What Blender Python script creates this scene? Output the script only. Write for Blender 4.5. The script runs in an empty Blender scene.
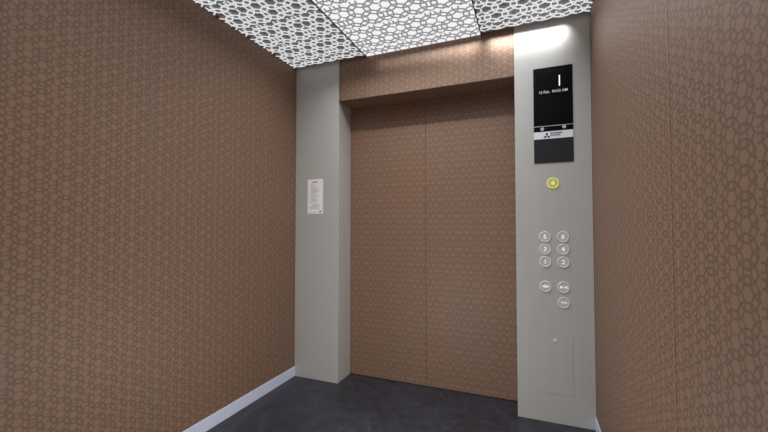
import bpy, bmesh, math
from mathutils import Vector
C = bpy.context.scene.collection
sc = bpy.context.scene

# ---------------------------------------------------------------- dimensions (metres)
W, D, H = 2.051, 2.4164, 2.4         # car width, camera to front wall, height
BACK = -0.35
JL, JR, T, DEP = 0.383, 1.631, 2.098, 0.198   # doorway: left/right jamb, header underside, recess depth
YD = D + DEP
BB = 0.075

# ---------------------------------------------------------------- materials
def lin(c):
    return tuple(((x/255+0.055)/1.055)**2.4 if x/255 > 0.04045 else x/255/12.92 for x in c)

class NT:
    def __init__(s, name):
        s.m = bpy.data.materials.new(name); s.m.use_nodes = True
        s.t = s.m.node_tree; s.n = s.t.nodes; s.l = s.t.links
        s.b = s.n['Principled BSDF']
    def math(s, op, a, b=None, c=None):
        n = s.n.new('ShaderNodeMath'); n.operation = op
        for i, v in enumerate((a, b, c)):
            if v is None: continue
            if isinstance(v, (int, float)): n.inputs[i].default_value = v
            else: s.l.new(v, n.inputs[i])
        return n.outputs[0]
    def mix(s, f, a, b):
        n = s.n.new('ShaderNodeMix'); n.data_type = 'RGBA'
        for k, v in ((0, f), (6, a), (7, b)):
            if isinstance(v, (int, float)): n.inputs[k].default_value = v
            elif isinstance(v, tuple): n.inputs[k].default_value = (*v[:3], 1)
            else: s.l.new(v, n.inputs[k])
        return n.outputs[2]
    def noise(s, vec, scale, detail=3, rough=.5, dist=0):
        n = s.n.new('ShaderNodeTexNoise'); n.inputs['Scale'].default_value = scale
        n.inputs['Detail'].default_value = detail; n.inputs['Roughness'].default_value = rough
        n.inputs['Distortion'].default_value = dist
        if vec is not None: s.l.new(vec, n.inputs['Vector'])
        return n.outputs[0]
    def obj(s):
        return s.n.new('ShaderNodeTexCoord').outputs['Object']
    def scaled(s, vec, sx, sy, sz):
        n = s.n.new('ShaderNodeMapping'); n.inputs['Scale'].default_value = (sx, sy, sz)
        s.l.new(vec, n.inputs[0]); return n.outputs[0]
    def rng(s, v, a, b, c=0, d=1):
        n = s.n.new('ShaderNodeMapRange'); s.l.new(v, n.inputs[0])
        for i, x in enumerate((a, b, c, d)): n.inputs[1+i].default_value = x
        return n.outputs[0]

def plain(name, col, rough=.5, metal=0, emit=None, es=1.0, spec=.5):
    q = NT(name); q.b.inputs['Base Color'].default_value = (*lin(col), 1)
    q.b.inputs['Roughness'].default_value = rough; q.b.inputs['Metallic'].default_value = metal
    q.b.inputs['Specular IOR Level'].default_value = spec
    if emit:
        q.b.inputs['Emission Color'].default_value = (*lin(emit), 1); q.b.inputs['Emission Strength'].default_value = es
    return q.m

RR, C0 = 0.672, 0.08     # ring radius and first column, in units of the ring spacing
TU = 2.6                 # one tile of the print in ring spacings

def ring_print(name, light, dark, rough=.55, width=.049, spec=.4):
    """laminate printed with overlapping rings; UV is counted in print tiles"""
    q = NT(name)
    uv = q.n.new('ShaderNodeUVMap'); uv.uv_map = 'UVMap'
    sp = q.n.new('ShaderNodeSeparateXYZ'); q.l.new(uv.outputs[0], sp.inputs[0])
    u = q.math('MULTIPLY', q.math('FRACT', sp.outputs[0]), TU)
    v = q.math('MULTIPLY', q.math('FRACT', sp.outputs[1]), TU)
    best = None
    for c in range(4):
        du = q.math('SUBTRACT', u, C0 + c*.866)
        du2 = q.math('MULTIPLY', du, du)
        off = .25 if c % 2 else .75
        dv = q.math('SUBTRACT', q.math('FRACT', q.math('ADD', q.math('SUBTRACT', v, off), 4.5)), .5)
        for k in (-1, 0, 1):
            d2 = q.math('ADD', dv, float(k))
            r = q.math('SQRT', q.math('MULTIPLY_ADD', d2, d2, du2))
            e = q.math('ABSOLUTE', q.math('SUBTRACT', r, RR))
            best = e if best is None else q.math('MINIMUM', best, e)
    line = q.rng(best, width*.7, width*1.5, 1, 0)
    o = q.obj()
    n1 = q.noise(o, 2.2, 2)
    tone = q.rng(n1, .3, .7, 0, 1)
    lt = q.mix(tone, lin(light), tuple(a*b for a, b in zip(lin(light), (1.05, .97, .95))))
    col = q.mix(line, lt, lin(dark))
    q.l.new(col, q.b.inputs['Base Color'])
    q.b.inputs['Roughness'].default_value = rough
    q.b.inputs['Specular IOR Level'].default_value = spec
    return q.m

def brushed(name, col, rough=.38, metal=.35):
    q = NT(name); o = q.obj()
    n = q.noise(q.scaled(o, 60, 60, 1.2), 1, 3)
    n2 = q.noise(q.scaled(o, 3, 3, 260), 1, 2)
    n3 = q.noise(o, 5, 4)
    f = q.math('ADD', q.math('ADD', q.math('MULTIPLY', n, .4), q.math('MULTIPLY', n2, .3)), q.math('MULTIPLY', n3, .3))
    c = lin(col)
    q.l.new(q.mix(q.rng(f, .35, .65), tuple(x*.97 for x in c), tuple(x*1.03 for x in c)), q.b.inputs['Base Color'])
    q.b.inputs['Roughness'].default_value = rough; q.b.inputs['Metallic'].default_value = metal
    return q.m

M = {}
M['laminate'] = ring_print('ring_laminate', (138, 110, 91), (110, 87, 70))
M['door'] = ring_print('door_laminate', (144, 114, 95), (116, 94, 77), rough=.5)
M['steel'] = brushed('grey_steel', (189, 188, 184), .45, .0)
M['gap'] = plain('grey_blue_backing', (125, 130, 142), .5)
M['shell'] = plain('car_shell', (60, 60, 62), .7)
M['skirting'] = plain('pale_blue_skirting', (214, 220, 240), .4)
M['frame'] = plain('dark_frame', (22, 22, 24), .5)
M['backing'] = plain('dark_backing', (138, 140, 147), .7)
M['lattice_glow'] = plain('painted_glow_lattice', (90, 90, 90), .5, emit=(216, 216, 215), es=1.0)  # emission added so the white side rings look brightly lit; not a lamp
M['lattice_back'] = plain('painted_backlight_lattice', (110, 110, 110), .5, emit=(126, 126, 126), es=1.0)  # even emission stands in for panel light passing through the rings
M['diffuser'] = plain('light_diffuser', (40, 40, 40), .9, emit=(243, 243, 246), es=1.0)
M['screen_frame'] = plain('black_gloss', (9, 10, 12), .3, spec=.12)
M['screen'] = plain('black_screen', (2, 3, 7), .4, spec=.1)
M['lower'] = plain('charcoal_plate', (44, 45, 48), .5, spec=.2)
M['glyph'] = plain('lit_white_glyph', (230, 230, 230), .4, emit=(230, 230, 230), es=1.0)
M['glyph_dim'] = plain('dim_white_glyph', (180, 180, 180), .4, emit=(150, 150, 152), es=1.0)
M['silver'] = plain('silver_band', (236, 240, 244), .4, 0)
M['ink'] = plain('black_ink', (14, 14, 16), .5)
M['button'] = plain('button_face', (206, 203, 199), .3)
M['button_rim'] = plain('button_rim', (236, 237, 239), .3, 0)
M['legend'] = plain('legend_white', (228, 228, 228), .4, emit=(190, 190, 190), es=.8)
M['yellow'] = plain('lit_yellow', (185, 180, 8), .4, emit=(200, 200, 10), es=.85)
M['paper'] = plain('white_paper', (253, 253, 253), .6)
M['print'] = plain('grey_print', (176, 176, 184), .7)
M['print_dark'] = plain('dark_print', (70, 70, 76), .7)
M['red'] = plain('red_print', (238, 110, 95), .6)
M['key'] = plain('chrome_lock', (225, 227, 232), .2, .2)

q = NT('dark_vinyl_floor'); o = q.obj()
n1 = q.noise(o, 3.2, 6, .62, 1.6); n2 = q.noise(o, 9, 5, .6, .8)
f = q.rng(q.math('ADD', q.math('MULTIPLY', n1, .7), q.math('MULTIPLY', n2, .3)), .38, .64)
c = q.mix(f, lin((39, 38, 42)), lin((50, 53, 66)))
vein = q.math('ABSOLUTE', q.math('SUBTRACT', q.noise(o, 2.6, 4, .55, 2.2), .5))
c = q.mix(q.rng(vein, 0, .035, .35, 0), c, lin((70, 72, 82)))
q.l.new(c, q.b.inputs['Base Color']); q.b.inputs['Roughness'].default_value = .45
M['floor'] = q.m

# ---------------------------------------------------------------- mesh helpers
def add_box(bm, x0, x1, y0, y1, z0, z1, bev=0):
    r = bmesh.ops.create_cube(bm, size=1)
    vs = r['verts']
    for v in vs:
        v.co = Vector(((x0+x1)/2+v.co.x*(x1-x0), (y0+y1)/2+v.co.y*(y1-y0), (z0+z1)/2+v.co.z*(z1-z0)))
    if bev:
        es = list({e for v in vs for e in v.link_edges})
        bmesh.ops.bevel(bm, geom=es, offset=bev, segments=2, affect='EDGES', profile=.5)

def tag(o, label=None, cat=None, group=None, kind=None):
    if label: o['label'] = label
    if cat: o['category'] = cat
    if group: o['group'] = group
    if kind: o['kind'] = kind
    return o

def obj(name, bm, mat, parent=None, loc=None, uvf=None, smooth=False):
    me = bpy.data.meshes.new(name)
    bmesh.ops.recalc_face_normals(bm, faces=bm.faces)
    if uvf:
        uv = bm.loops.layers.uv.new('UVMap')
        for f in bm.faces:
            f.normal_update()
            for l in f.loops: l[uv].uv = uvf(l.vert.co, f.normal)
    bm.to_mesh(me); bm.free()
    if smooth:
        for p in me.polygons: p.use_smooth = True
    me.materials.append(mat)
    o = bpy.data.objects.new(name, me); C.objects.link(o)
    if parent: o.parent = parent
    if loc: o.location = loc
    return o

def box(name, dims, mat, parent=None, bev=0, uvf=None):
    bm = bmesh.new(); add_box(bm, *dims, bev=bev)
    return obj(name, bm, mat, parent, uvf=uvf)

def empty(name, loc):
    o = bpy.data.objects.new(name, None); o.empty_display_size = .1
    C.objects.link(o); o.location = loc; return o

def box_at(name, dims, mat, root, bev=0, uvf=None):
    """world dimensions, parented to an Empty that sits away from the origin"""
    x, y, z = root.location
    d = (dims[0]-x, dims[1]-x, dims[2]-y, dims[3]-y, dims[4]-z, dims[5]-z)
    return box(name, d, mat, root, bev, uvf)

# UV maps in tiles of the print
TW = .1315
def uv_left(co, n):
    if abs(n.z) > .7: return (co.x/TW, co.y/TW)
    if abs(n.y) > .7: return (co.x/TW, (1.184-co.z)/.125)
    return ((co.y-.7039)/TW, (1.184-co.z)/.125)
def uv_right(co, n):
    if abs(n.y) > .7: return (co.x/TW, (1.0791-co.z)/.1125)
    return ((.8757-co.y)/TW, (1.0791-co.z)/.1125)
def uv_back(co, n):
    return (co.x/TW, (1.0665-co.z)/.125)

# ---------------------------------------------------------------- room shell
box('floor', (-.12, W+.12, BACK-.12, YD+.06, -.08, 0), M['floor'])
tag(bpy.data.objects['floor'], 'dark blue-grey mottled vinyl floor of the lift car', 'floor', kind='structure')
box('ceiling', (-.12, W+.12, BACK-.12, YD+.06, H+.03, H+.1), M['shell'])
tag(bpy.data.objects['ceiling'], 'dark roof of the lift car above the lattice panels', 'ceiling', kind='structure')

def side_wall(name, x_in, sgn, seam, gapw, uvf, label):
    xb0, xb1 = sorted((x_in - sgn*.0015, x_in - sgn*.05))
    w = box(name, (xb0, xb1, BACK-.05, YD+.05, 0, H+.03), M['gap'])
    tag(w, label, 'wall', kind='structure')
    xp0, xp1 = sorted((x_in, x_in - sgn*.0015))
    for a, b in ((BACK, seam-gapw/2), (seam+gapw/2, D)):
        box('wall_panel', (xp0, xp1, a, b, 0, H+.03), M['laminate'], w, bev=.0004, uvf=uvf)
    return w
side_wall('wall_left', 0, 1, 1.228, .0035, uv_left, 'brown ring-patterned left wall with a pale vertical joint')
side_wall('wall_right', W, -1, 1.125, .002, uv_right, 'brown ring-patterned right wall beside the button panel')
wb = box('wall_back', (-.05, W+.05, BACK-.05, BACK, 0, H+.03), M['laminate'], uvf=uv_back)
tag(wb, 'brown ring-patterned rear wall facing the doors', 'wall', kind='structure')

def skirting(name, dims, label):
    return tag(box(name, dims, M['skirting'], bev=.0015), label, 'baseboard', kind='structure')
skirting('baseboard_left', (0, .005, BACK, D, 0, BB), 'pale blue-grey skirting strip along the left wall')
skirting('baseboard_right', (W-.005, W, BACK, D, 0, BB), 'pale blue-grey skirting strip along the right wall')
skirting('baseboard_back', (.005, W-.005, BACK, BACK+.005, 0, BB), 'pale blue-grey skirting strip along the rear wall')

# left return column
tag(box('trim_1', (0, JL, D, YD, 0, H+.03), M['steel'], bev=.002),
    'grey steel column left of the doors carrying the notice', 'column', kind='structure')
# header over the doors
TT = .115
def uv_head(co, n):
    if abs(n.z) > .7: return (co.x/TT, (co.y-D)/TT*.9)
    return ((co.x-.383)/TT, (T-co.z)/TT)
hd = box('trim_2', (JL, JR, D+.001, YD, T, H+.03), M['laminate'], bev=.001, uvf=uv_head)
tag(hd, 'brown ring-patterned header panel above the lift doors', 'header', kind='structure')
box('edge_strip', (JL+.001, JR-.001, D-.0006, D+.0015, T, T+.004), M['frame'], hd)

# doors: print runs sideways
TDR = .12
def uv_door(co, n): return ((2.0-co.z)/TDR, (co.x-.4)/TDR)
SM = .9994
d1 = box('door_1', (JL-.05, SM-.0007, YD+.002, YD+.03, .003, T+.04), M['door'], bev=.0015, uvf=uv_door)
tag(d1, 'brown ring-patterned sliding door leaf on the side of the notice', 'door', kind='structure')
d2 = box('door_2', (SM+.0007, JR+.05, YD+.002, YD+.03, .003, T+.04), M['door'], bev=.0015, uvf=uv_door)
tag(d2, 'brown ring-patterned sliding door leaf on the side of the button panel', 'door', kind='structure')
tag(box('wall_front', (-.05, W+.05, YD+.032, YD+.06, 0, H+.03), M['shell']),
    'dark landing side behind the lift doors', 'wall', kind='structure')

# ---------------------------------------------------------------- ceiling panels
TC = .26
A = TC/TU
def lattice_mesh(x0, x1, y0, y1, hw=.0045, th=.003):
    """overlapping rings cut at the tile edges, seen from below; local z 0 = underside"""
    bm = bmesh.new()
    ys, xs = 2.043, .947
    N = 44
    i0, i1 = math.floor((x0-xs)/TC), math.ceil((x1-xs)/TC)
    j0, j1 = math.floor((y0-ys)/TC), math.ceil((y1-ys)/TC)
    for i in range(i0, i1):
        tx0, tx1 = xs+i*TC, xs+(i+1)*TC
        for j in range(j0, j1):
            ty0, ty1 = ys+j*TC, ys+(j+1)*TC
            cx0, cx1, cy0, cy1 = max(tx0, x0), min(tx1, x1), max(ty0, y0), min(ty1, y1)
            if cx1 <= cx0 or cy1 <= cy0: continue
            for c in range(4):
                cy = ty0+(C0+c*.866)*A
                for k in range(-1, 4):
                    cx = tx0+((.25 if c % 2 else .75)+k)*A
                    r = RR*A
                    inside = []
                    for s in range(N):
                        a = 2*math.pi*(s+.5)/N
                        px, py = cx+r*math.cos(a), cy+r*math.sin(a)
                        inside.append(cx0 <= px <= cx1 and cy0 <= py <= cy1)
                    if not any(inside): continue
                    cache = {}
                    def vert(s, q):
                        s %= N
                        if (s, q) not in cache:
                            a = 2*math.pi*s/N
                            rr = r + (hw if q in (1, 3) else -hw)
                            X = min(max(cx+rr*math.cos(a), x0), x1); Y = min(max(cy+rr*math.sin(a), y0), y1)
                            cache[(s, q)] = bm.verts.new((X, Y, 0 if q < 2 else th))
                        return cache[(s, q)]
                    for s in range(N):
                        if not inside[s]: continue
                        for qa, qb in ((0, 1), (1, 3), (0, 2)):
                            bm.faces.new((vert(s, qa), vert(s, qb), vert(s+1, qb), vert(s+1, qa)))
    return bm

def ceil_panel(name, x0, x1, lit, label, group=None):
    r = empty(name, ((x0+x1)/2, (BACK+D)/2, H))
    tag(r, label, 'ceiling light' if lit else 'ceiling panel', group)
    ox, oy = r.location.x, r.location.y
    g = .0025
    yb = D-.0005
    if lit:
        box_at('diffuser', (x0+g, x1-g, BACK, yb, H+.004, H+.012), M['diffuser'], r)
    else:
        box_at('backing', (x0+g, x1-g, BACK, yb, H+.012, H+.02), M['backing'], r)
    bm = lattice_mesh(x0+g, x1-g, BACK+.005, D-.004 if lit else D-.034)
    bmesh.ops.translate(bm, verts=bm.verts, vec=(-ox, -oy, .0))
    obj('lattice', bm, M['lattice_back'] if lit else M['lattice_glow'], r)
    return r
X1, X2 = .612, 1.431
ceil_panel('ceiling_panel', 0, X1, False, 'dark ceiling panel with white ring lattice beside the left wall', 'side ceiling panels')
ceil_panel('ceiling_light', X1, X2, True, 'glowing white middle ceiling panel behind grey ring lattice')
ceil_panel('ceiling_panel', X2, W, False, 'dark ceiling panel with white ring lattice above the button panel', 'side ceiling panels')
for k, x in enumerate((X1, X2)):
    tag(box('trim_%d' % (3+k), (x-.0025, x+.0025, BACK, D-.001, H-.004, H+.03), M['frame']),
        ('thin black ceiling divider on the side of the notice' if k == 0 else 'thin black ceiling divider on the side of the button panel'),
        'divider', kind='structure')

# ---------------------------------------------------------------- button panel
cp = empty('control_panel', ((JR+W)/2, D, 0))
tag(cp, 'tall grey steel lift control panel with black display and round buttons', 'control panel')
OX, OY, OZ = cp.location
box_at('faceplate', (JR, W, D, YD, 0, H+.03), M['steel'], cp, bev=.002)
Y0 = D     # front surface

def rel(o, parent, x, y, z):
    """give part o (built around its own centre) a place under parent, in world metres"""
    p = Vector((0, 0, 0)); a = parent
    while a: p += a.location; a = a.parent
    o.location = Vector((x, y, z))-p
    return o

def grooved(name, x0, x1, z0, z1, w, mat, parent):
    """a shallow rectangular outline on the plate"""
    bm = bmesh.new()
    for d in ((x0, x1, z1-w, z1), (x0, x1, z0, z0+w), (x0, x0+w, z0+w, z1-w), (x1-w, x1, z0+w, z1-w)):
        add_box(bm, d[0]-OX, d[1]-OX, Y0-.0005-OY, Y0+.001-OY, d[2], d[3])
    return obj(name, bm, mat, parent)
M['groove'] = plain('groove_line', (182, 178, 172), .6)  # strips slightly darker than the steel mark the engraved lines
hatch = box_at('service_hatch', (1.7465, 1.939, Y0-.0012, Y0+.001, .172, .525), M['steel'], cp, bev=.0005)
grooved('hatch_gap', 1.745, 1.9405, .1705, .5265, .0014, M['groove'], cp)
grooved('plate_seam', 1.705, 1.985, .11, .60, .001, M['groove'], cp)

def disc(bm, r, y0, y1, n=40, bev=.0, cx=0, cz=0):
    """cylinder along y; y0 is the front (toward the car)"""
    ring = [(r, y1), (r, y0+bev), (r-bev, y0)]
    vs = [[bm.verts.new((cx+rr*math.cos(2*math.pi*s/n), yy, cz+rr*math.sin(2*math.pi*s/n))) for s in range(n)] for rr, yy in ring]
    for a, b in zip(vs, vs[1:]):
        for s in range(n): bm.faces.new((a[s], a[(s+1) % n], b[(s+1) % n], b[s]))
    bm.faces.new(vs[-1])
def annulus(bm, ro, ri, y0, y1, n=40):
    prof = [(ro, y1), (ro, y0+.001), (ro-.001, y0), (ri+.001, y0), (ri, y0+.001), (ri, y1)]
    vs = [[bm.verts.new((rr*math.cos(2*math.pi*s/n), yy, rr*math.sin(2*math.pi*s/n))) for s in range(n)] for rr, yy in prof]
    for a, b in zip(vs, vs[1:]):
        for s in range(n): bm.faces.new((a[s], a[(s+1) % n], b[(s+1) % n], b[s]))
def poly(bm, pts, y0=-.0006, y1=0):
    f = [bm.verts.new((x, y0, z)) for x, z in pts]; b = [bm.verts.new((x, y1, z)) for x, z in pts]
    bm.faces.new(f); n = len(pts)
    for i in range(n): bm.faces.new((f[i], b[i], b[(i+1) % n], f[(i+1) % n]))

def text(name, s, size, mat, parent, x, y, z, align='CENTER', bold=0, sx=1):
    cu = bpy.data.curves.new(name, 'FONT'); cu.body = s; cu.size = size; cu.align_x = align; cu.align_y = 'CENTER'
    cu.extrude = .0003; cu.offset = bold; cu.materials.append(mat)
    o = bpy.data.objects.new(name, cu); C.objects.link(o)
    o.rotation_euler = (math.pi/2, 0, 0); o.scale = (sx, 1, 1)
    bpy.context.view_layer.update()
    me = bpy.data.meshes.new_from_object(o.evaluated_get(bpy.context.evaluated_depsgraph_get()))
    me.name = name; m = bpy.data.objects.new(name, me); C.objects.link(m)
    m.rotation_euler = o.rotation_euler; m.scale = o.scale
    bpy.data.objects.remove(o); bpy.data.curves.remove(cu); m.name = name
    m.parent = parent; rel(m, parent, x, y, z); return m

def button(x, z, legend, lbl, yellow=False):
    bm = bmesh.new(); disc(bm, .0275, -.003, 0)
    b = obj('button', bm, M['button'], cp); rel(b, cp, x, Y0, z); b['label'] = lbl
    bm = bmesh.new(); annulus(bm, .0325, .0270, -.0045, 0)
    obj('button_rim', bm, M['yellow'] if yellow else M['button_rim'], b)
    if isinstance(legend, str):
        text('numeral', legend, .036, M['legend'], b, x, Y0-.0034, z-.0005, bold=.0006)
    else:
        bm = bmesh.new(); legend(bm); rel(obj('symbol', bm, M['yellow'] if yellow else M['legend'], b), b, x, Y0-.003, z)
    return b
def sym_open(bm):
    poly(bm, [(-.019, 0), (-.004, .009), (-.004, -.009)]); poly(bm, [(.019, 0), (.004, -.009), (.004, .009)])
    poly(bm, [(-.0015, -.009), (.0015, -.009), (.0015, .009), (-.0015, .009)])
def sym_close(bm):
    poly(bm, [(-.019, .010), (-.019, -.010), (-.004, 0)]); poly(bm, [(.019, .010), (.004, 0), (.019, -.010)])
    poly(bm, [(-.0012, -.010), (.0012, -.010), (.0012, .010), (-.0012, .010)])
def sym_hold(bm):
    for s in (-1, 1):
        poly(bm, [(s*.006, .009), (s*.017, 0), (s*.006, -.009), (s*.006, -.005), (s*.012, 0), (s*.006, .005)])
    disc(bm, .004, -.0006, 0, 16)
def sym_bell(bm):
    pts = [(-.016, -.009), (-.011, -.004), (-.010, .005), (-.005, .013), (0, .016), (.005, .013), (.010, .005), (.011, -.004), (.016, -.009)]
    poly(bm, pts); disc(bm, .003, -.0006, 0, 12, cz=-.0125)
button(1.843, 1.418, sym_bell, 'round alarm button with a lit yellow rim and bell', True)
for s, x, z in (('5', 1.795, 1.096), ('6', 1.893, 1.097), ('3', 1.795, 1.022), ('4', 1.893, 1.023), ('1', 1.795, .947), ('2', 1.893, .947)):
    button(x, z, s, 'round floor button %s' % s)
button(1.795, .7995, sym_open, 'round door-open button')
button(1.893, .7995, sym_close, 'round door-close button')
button(1.893, .710, sym_hold, 'round button under the door-close button')
bm = bmesh.new(); disc(bm, .0125, -.004, 0, 32, .0015); disc(bm, .005, -.005, -.003, 20)
k = obj('key_switch', bm, M['key'], cp); rel(k, cp, 1.845, Y0, .479)
bm = bmesh.new(); add_box(bm, -.001, .001, -.0056, -.0048, -.0035, .0035); obj('keyhole', bm, M['ink'], k)

# display unit
DX0, DX1, DZ0, DZ1 = 1.740, 1.9555, 1.542, 2.123
dp = box_at('display_unit', (DX0, DX1, Y0-.004, Y0+.002, DZ0, DZ1), M['screen_frame'], cp, bev=.001)
dp['label'] = 'black glass display unit'
def on_display(name, x0, x1, z0, z1, t, mat, base=.004):
    bm = bmesh.new(); add_box(bm, x0-OX, x1-OX, Y0-base-t-OY, Y0-base+.0002-OY, z0, z1)
    return obj(name, bm, mat, dp)
on_display('screen', 1.756, 1.943, 1.952, 2.089, .0005, M['screen'])
on_display('floor_numeral', 1.8822, 1.8882, 2.002, 2.066, .0008, M['glyph'])
text('date_and_time', '15 Feb.  04:32 AM', .0222, M['glyph_dim'], dp, 1.8495, Y0-.005, 1.972, bold=.0001, sx=.97)
on_display('divider_line', DX0+.001, DX1-.001, 1.7638, 1.766, .0004, M['button_rim'])
on_display('lower_plate', DX0+.001, DX1-.001, DZ0+.001, 1.685, .0006, M['lower'])
on_display('silver_band', DX0, DX1, 1.687, 1.7315, .0008, M['silver'])
for x, z in ((1.7875, 1.749), (1.9075, 1.7525)):
    bm = bmesh.new(); annulus(bm, .0095, .006, -.0012, 0, 24)
    poly(bm, [(-.004, -.002), (.004, -.002), (.004, .002), (-.004, .002)])
    rel(obj('indicator_icon', bm, M['glyph_dim'], dp), dp, x, Y0-.004, z)
bm = bmesh.new()
for i in range(3): add_box(bm, .0+i*.007, .004+i*.007, -.0008, 0, -.003, .003)
rel(obj('indicator_mark', bm, M['lower'], dp), dp, 1.803, Y0-.004, 1.7495)
# emblem: three rhombi meeting at a point
bm = bmesh.new()
s_ = .0128
for a in (90, 210, 330):
    r_ = math.radians(a); d1_ = math.radians(a+30); d2_ = math.radians(a-30)
    p1 = (s_*math.cos(d1_), s_*math.sin(d1_)); p2 = (s_*math.cos(d2_), s_*math.sin(d2_))
    poly(bm, [(0, 0), p1, (p1[0]+p2[0], p1[1]+p2[1]), p2])
rel(obj('emblem', bm, M['ink'], dp), dp, 1.8125, Y0-.0048, 1.7045)
text('maker_name', 'MITSUBISHI\nELECTRIC', .0132, M['ink'], dp, 1.8325, Y0-.0052, 1.7125, 'LEFT', bold=.0003, sx=.98)

# ---------------------------------------------------------------- notice on the left column
nt = empty('notice', (.1802, D, 1.388))
tag(nt, 'small white printed notice stuck on the grey column left of the doors', 'notice')
box_at('sheet', (.1125, .248, D-.0015, D+.0005, 1.2545, 1.5215), M['paper'], nt)
def printed(name, rects, mat):
    bm = bmesh.new()
    for x0, x1, z0, z1 in rects:
        add_box(bm, x0, x1, -.002, -.0014, z0, z1)
    return obj(name, bm, mat, nt)
printed('logo', [(-.026, -.012, .105, .118)], M['red'])
printed('heading', [(-.010, -.002, .1085, .1155), (0, .010, .1085, .1155), (.012, .022, .1085, .1155)], M['print_dark'])
import random
rnd = random.Random(4)
rows = []
def row(z, xa, xb, h=.0034):
    x = xa
    while x < xb:
        w = rnd.uniform(.004, .011); rows.append((x, min(x+w, xb), z, z+h)); x += w+.0022
z = .092
for xa, xb, dz in ((-.045, .0, .010), (-.045, -.01, .010), (-.038, .02, .008), (-.038, .01, .009), (-.038, .03, .008), (-.038, .028, .008), (-.038, .033, .008), (-.038, .022, .008), (-.038, .012, .009),
                   (-.045, .0, .011), (-.04, .033, .006), (-.038, .02, .013), (-.045, .015, .009), (-.045, .01, .008), (-.038, .022, .008), (-.045, .015, .009), (-.045, -.02, .009),
                   (-.028, .025, .008), (-.02, .035, .008), (-.03, .035, .008), (-.045, .04, .011), (-.05, .042, .012)):
    row(z, xa, xb); z -= dz
rows.append((-.052, .02, -.124, -.1215))
printed('print_lines', [r for r in rows if r[2] > -.131], M['print'])
printed('stamp', [(.036, .052, -.122, -.115), (.044, .054, -.115, -.110)], M['print_dark'])

# ---------------------------------------------------------------- lights
def area(name, x0, x1, y, z, w, power, spread=180, rot=(0, 0, 0), col=(1, 1, 1)):
    l = bpy.data.lights.new(name, 'AREA'); l.shape = 'RECTANGLE'; l.size = x1-x0; l.size_y = w
    l.energy = power; l.spread = math.radians(spread); l.color = col
    o = bpy.data.objects.new(name, l); C.objects.link(o); o.location = ((x0+x1)/2, y, z); o.rotation_euler = rot
    return o
area('ceiling_lamp', X1+.1, X2-.1, 1.25, H-.012, 1.9, 8.5, 135)
area('side_fill', .15, X1-.1, 1.25, H-.012, 1.9, 3.5, 125)  # unseen fill added under the dark side panel to brighten the walls
area('side_fill', X2+.1, W-.15, 1.25, H-.012, 1.9, 6.5, 135, col=(.82, .91, 1))  # unseen bluish fill added to brighten the column side and left wall
TL = math.radians(38)
area('strip_lamp', 1.482, 1.92, D-.07, H-.012, .008, .85, 80, (TL, 0, 0))
e_, xr = .13, 1.42
for k_ in range(6):
    area('strip_lamp', xr-.12, xr, D-.07, H-.012, .008, e_, 80, (TL, 0, 0)); xr -= .12; e_ *= .7
area('strip_lamp', .45, 1.60, 2.10, H-.012, .01, 4.8, 140)
pl = bpy.data.lights.new('low_fill', 'POINT'); pl.energy = 8; pl.shadow_soft_size = .25  # unseen fill points added low in the cabin to even out brightness
po = bpy.data.objects.new('low_fill', pl); C.objects.link(po); po.location = (.98, 1.0, .48)
po = bpy.data.objects.new('low_fill', pl.copy()); po.data.energy = 8; C.objects.link(po); po.location = (1.05, 1.5, .34)

w = bpy.data.worlds.new('World'); sc.world = w; w.use_nodes = True
w.node_tree.nodes['Background'].inputs[0].default_value = (.01, .01, .012, 1)

# ---------------------------------------------------------------- camera
cam = bpy.data.cameras.new('Camera'); co = bpy.data.objects.new('Camera', cam); C.objects.link(co)
cam.sensor_width = 36; cam.lens = 367.43*36/768; cam.clip_start = .02
co.location = (1.7251, 0, 1.1565)
co.rotation_euler = (math.radians(90+1.677), 0, math.radians(21.972))
sc.camera = co
sc.view_settings.view_transform = 'Standard'; sc.view_settings.look = 'None'
sc.view_settings.gamma = 1; sc.view_settings.use_curve_mapping = False
sc.view_settings.exposure = 0
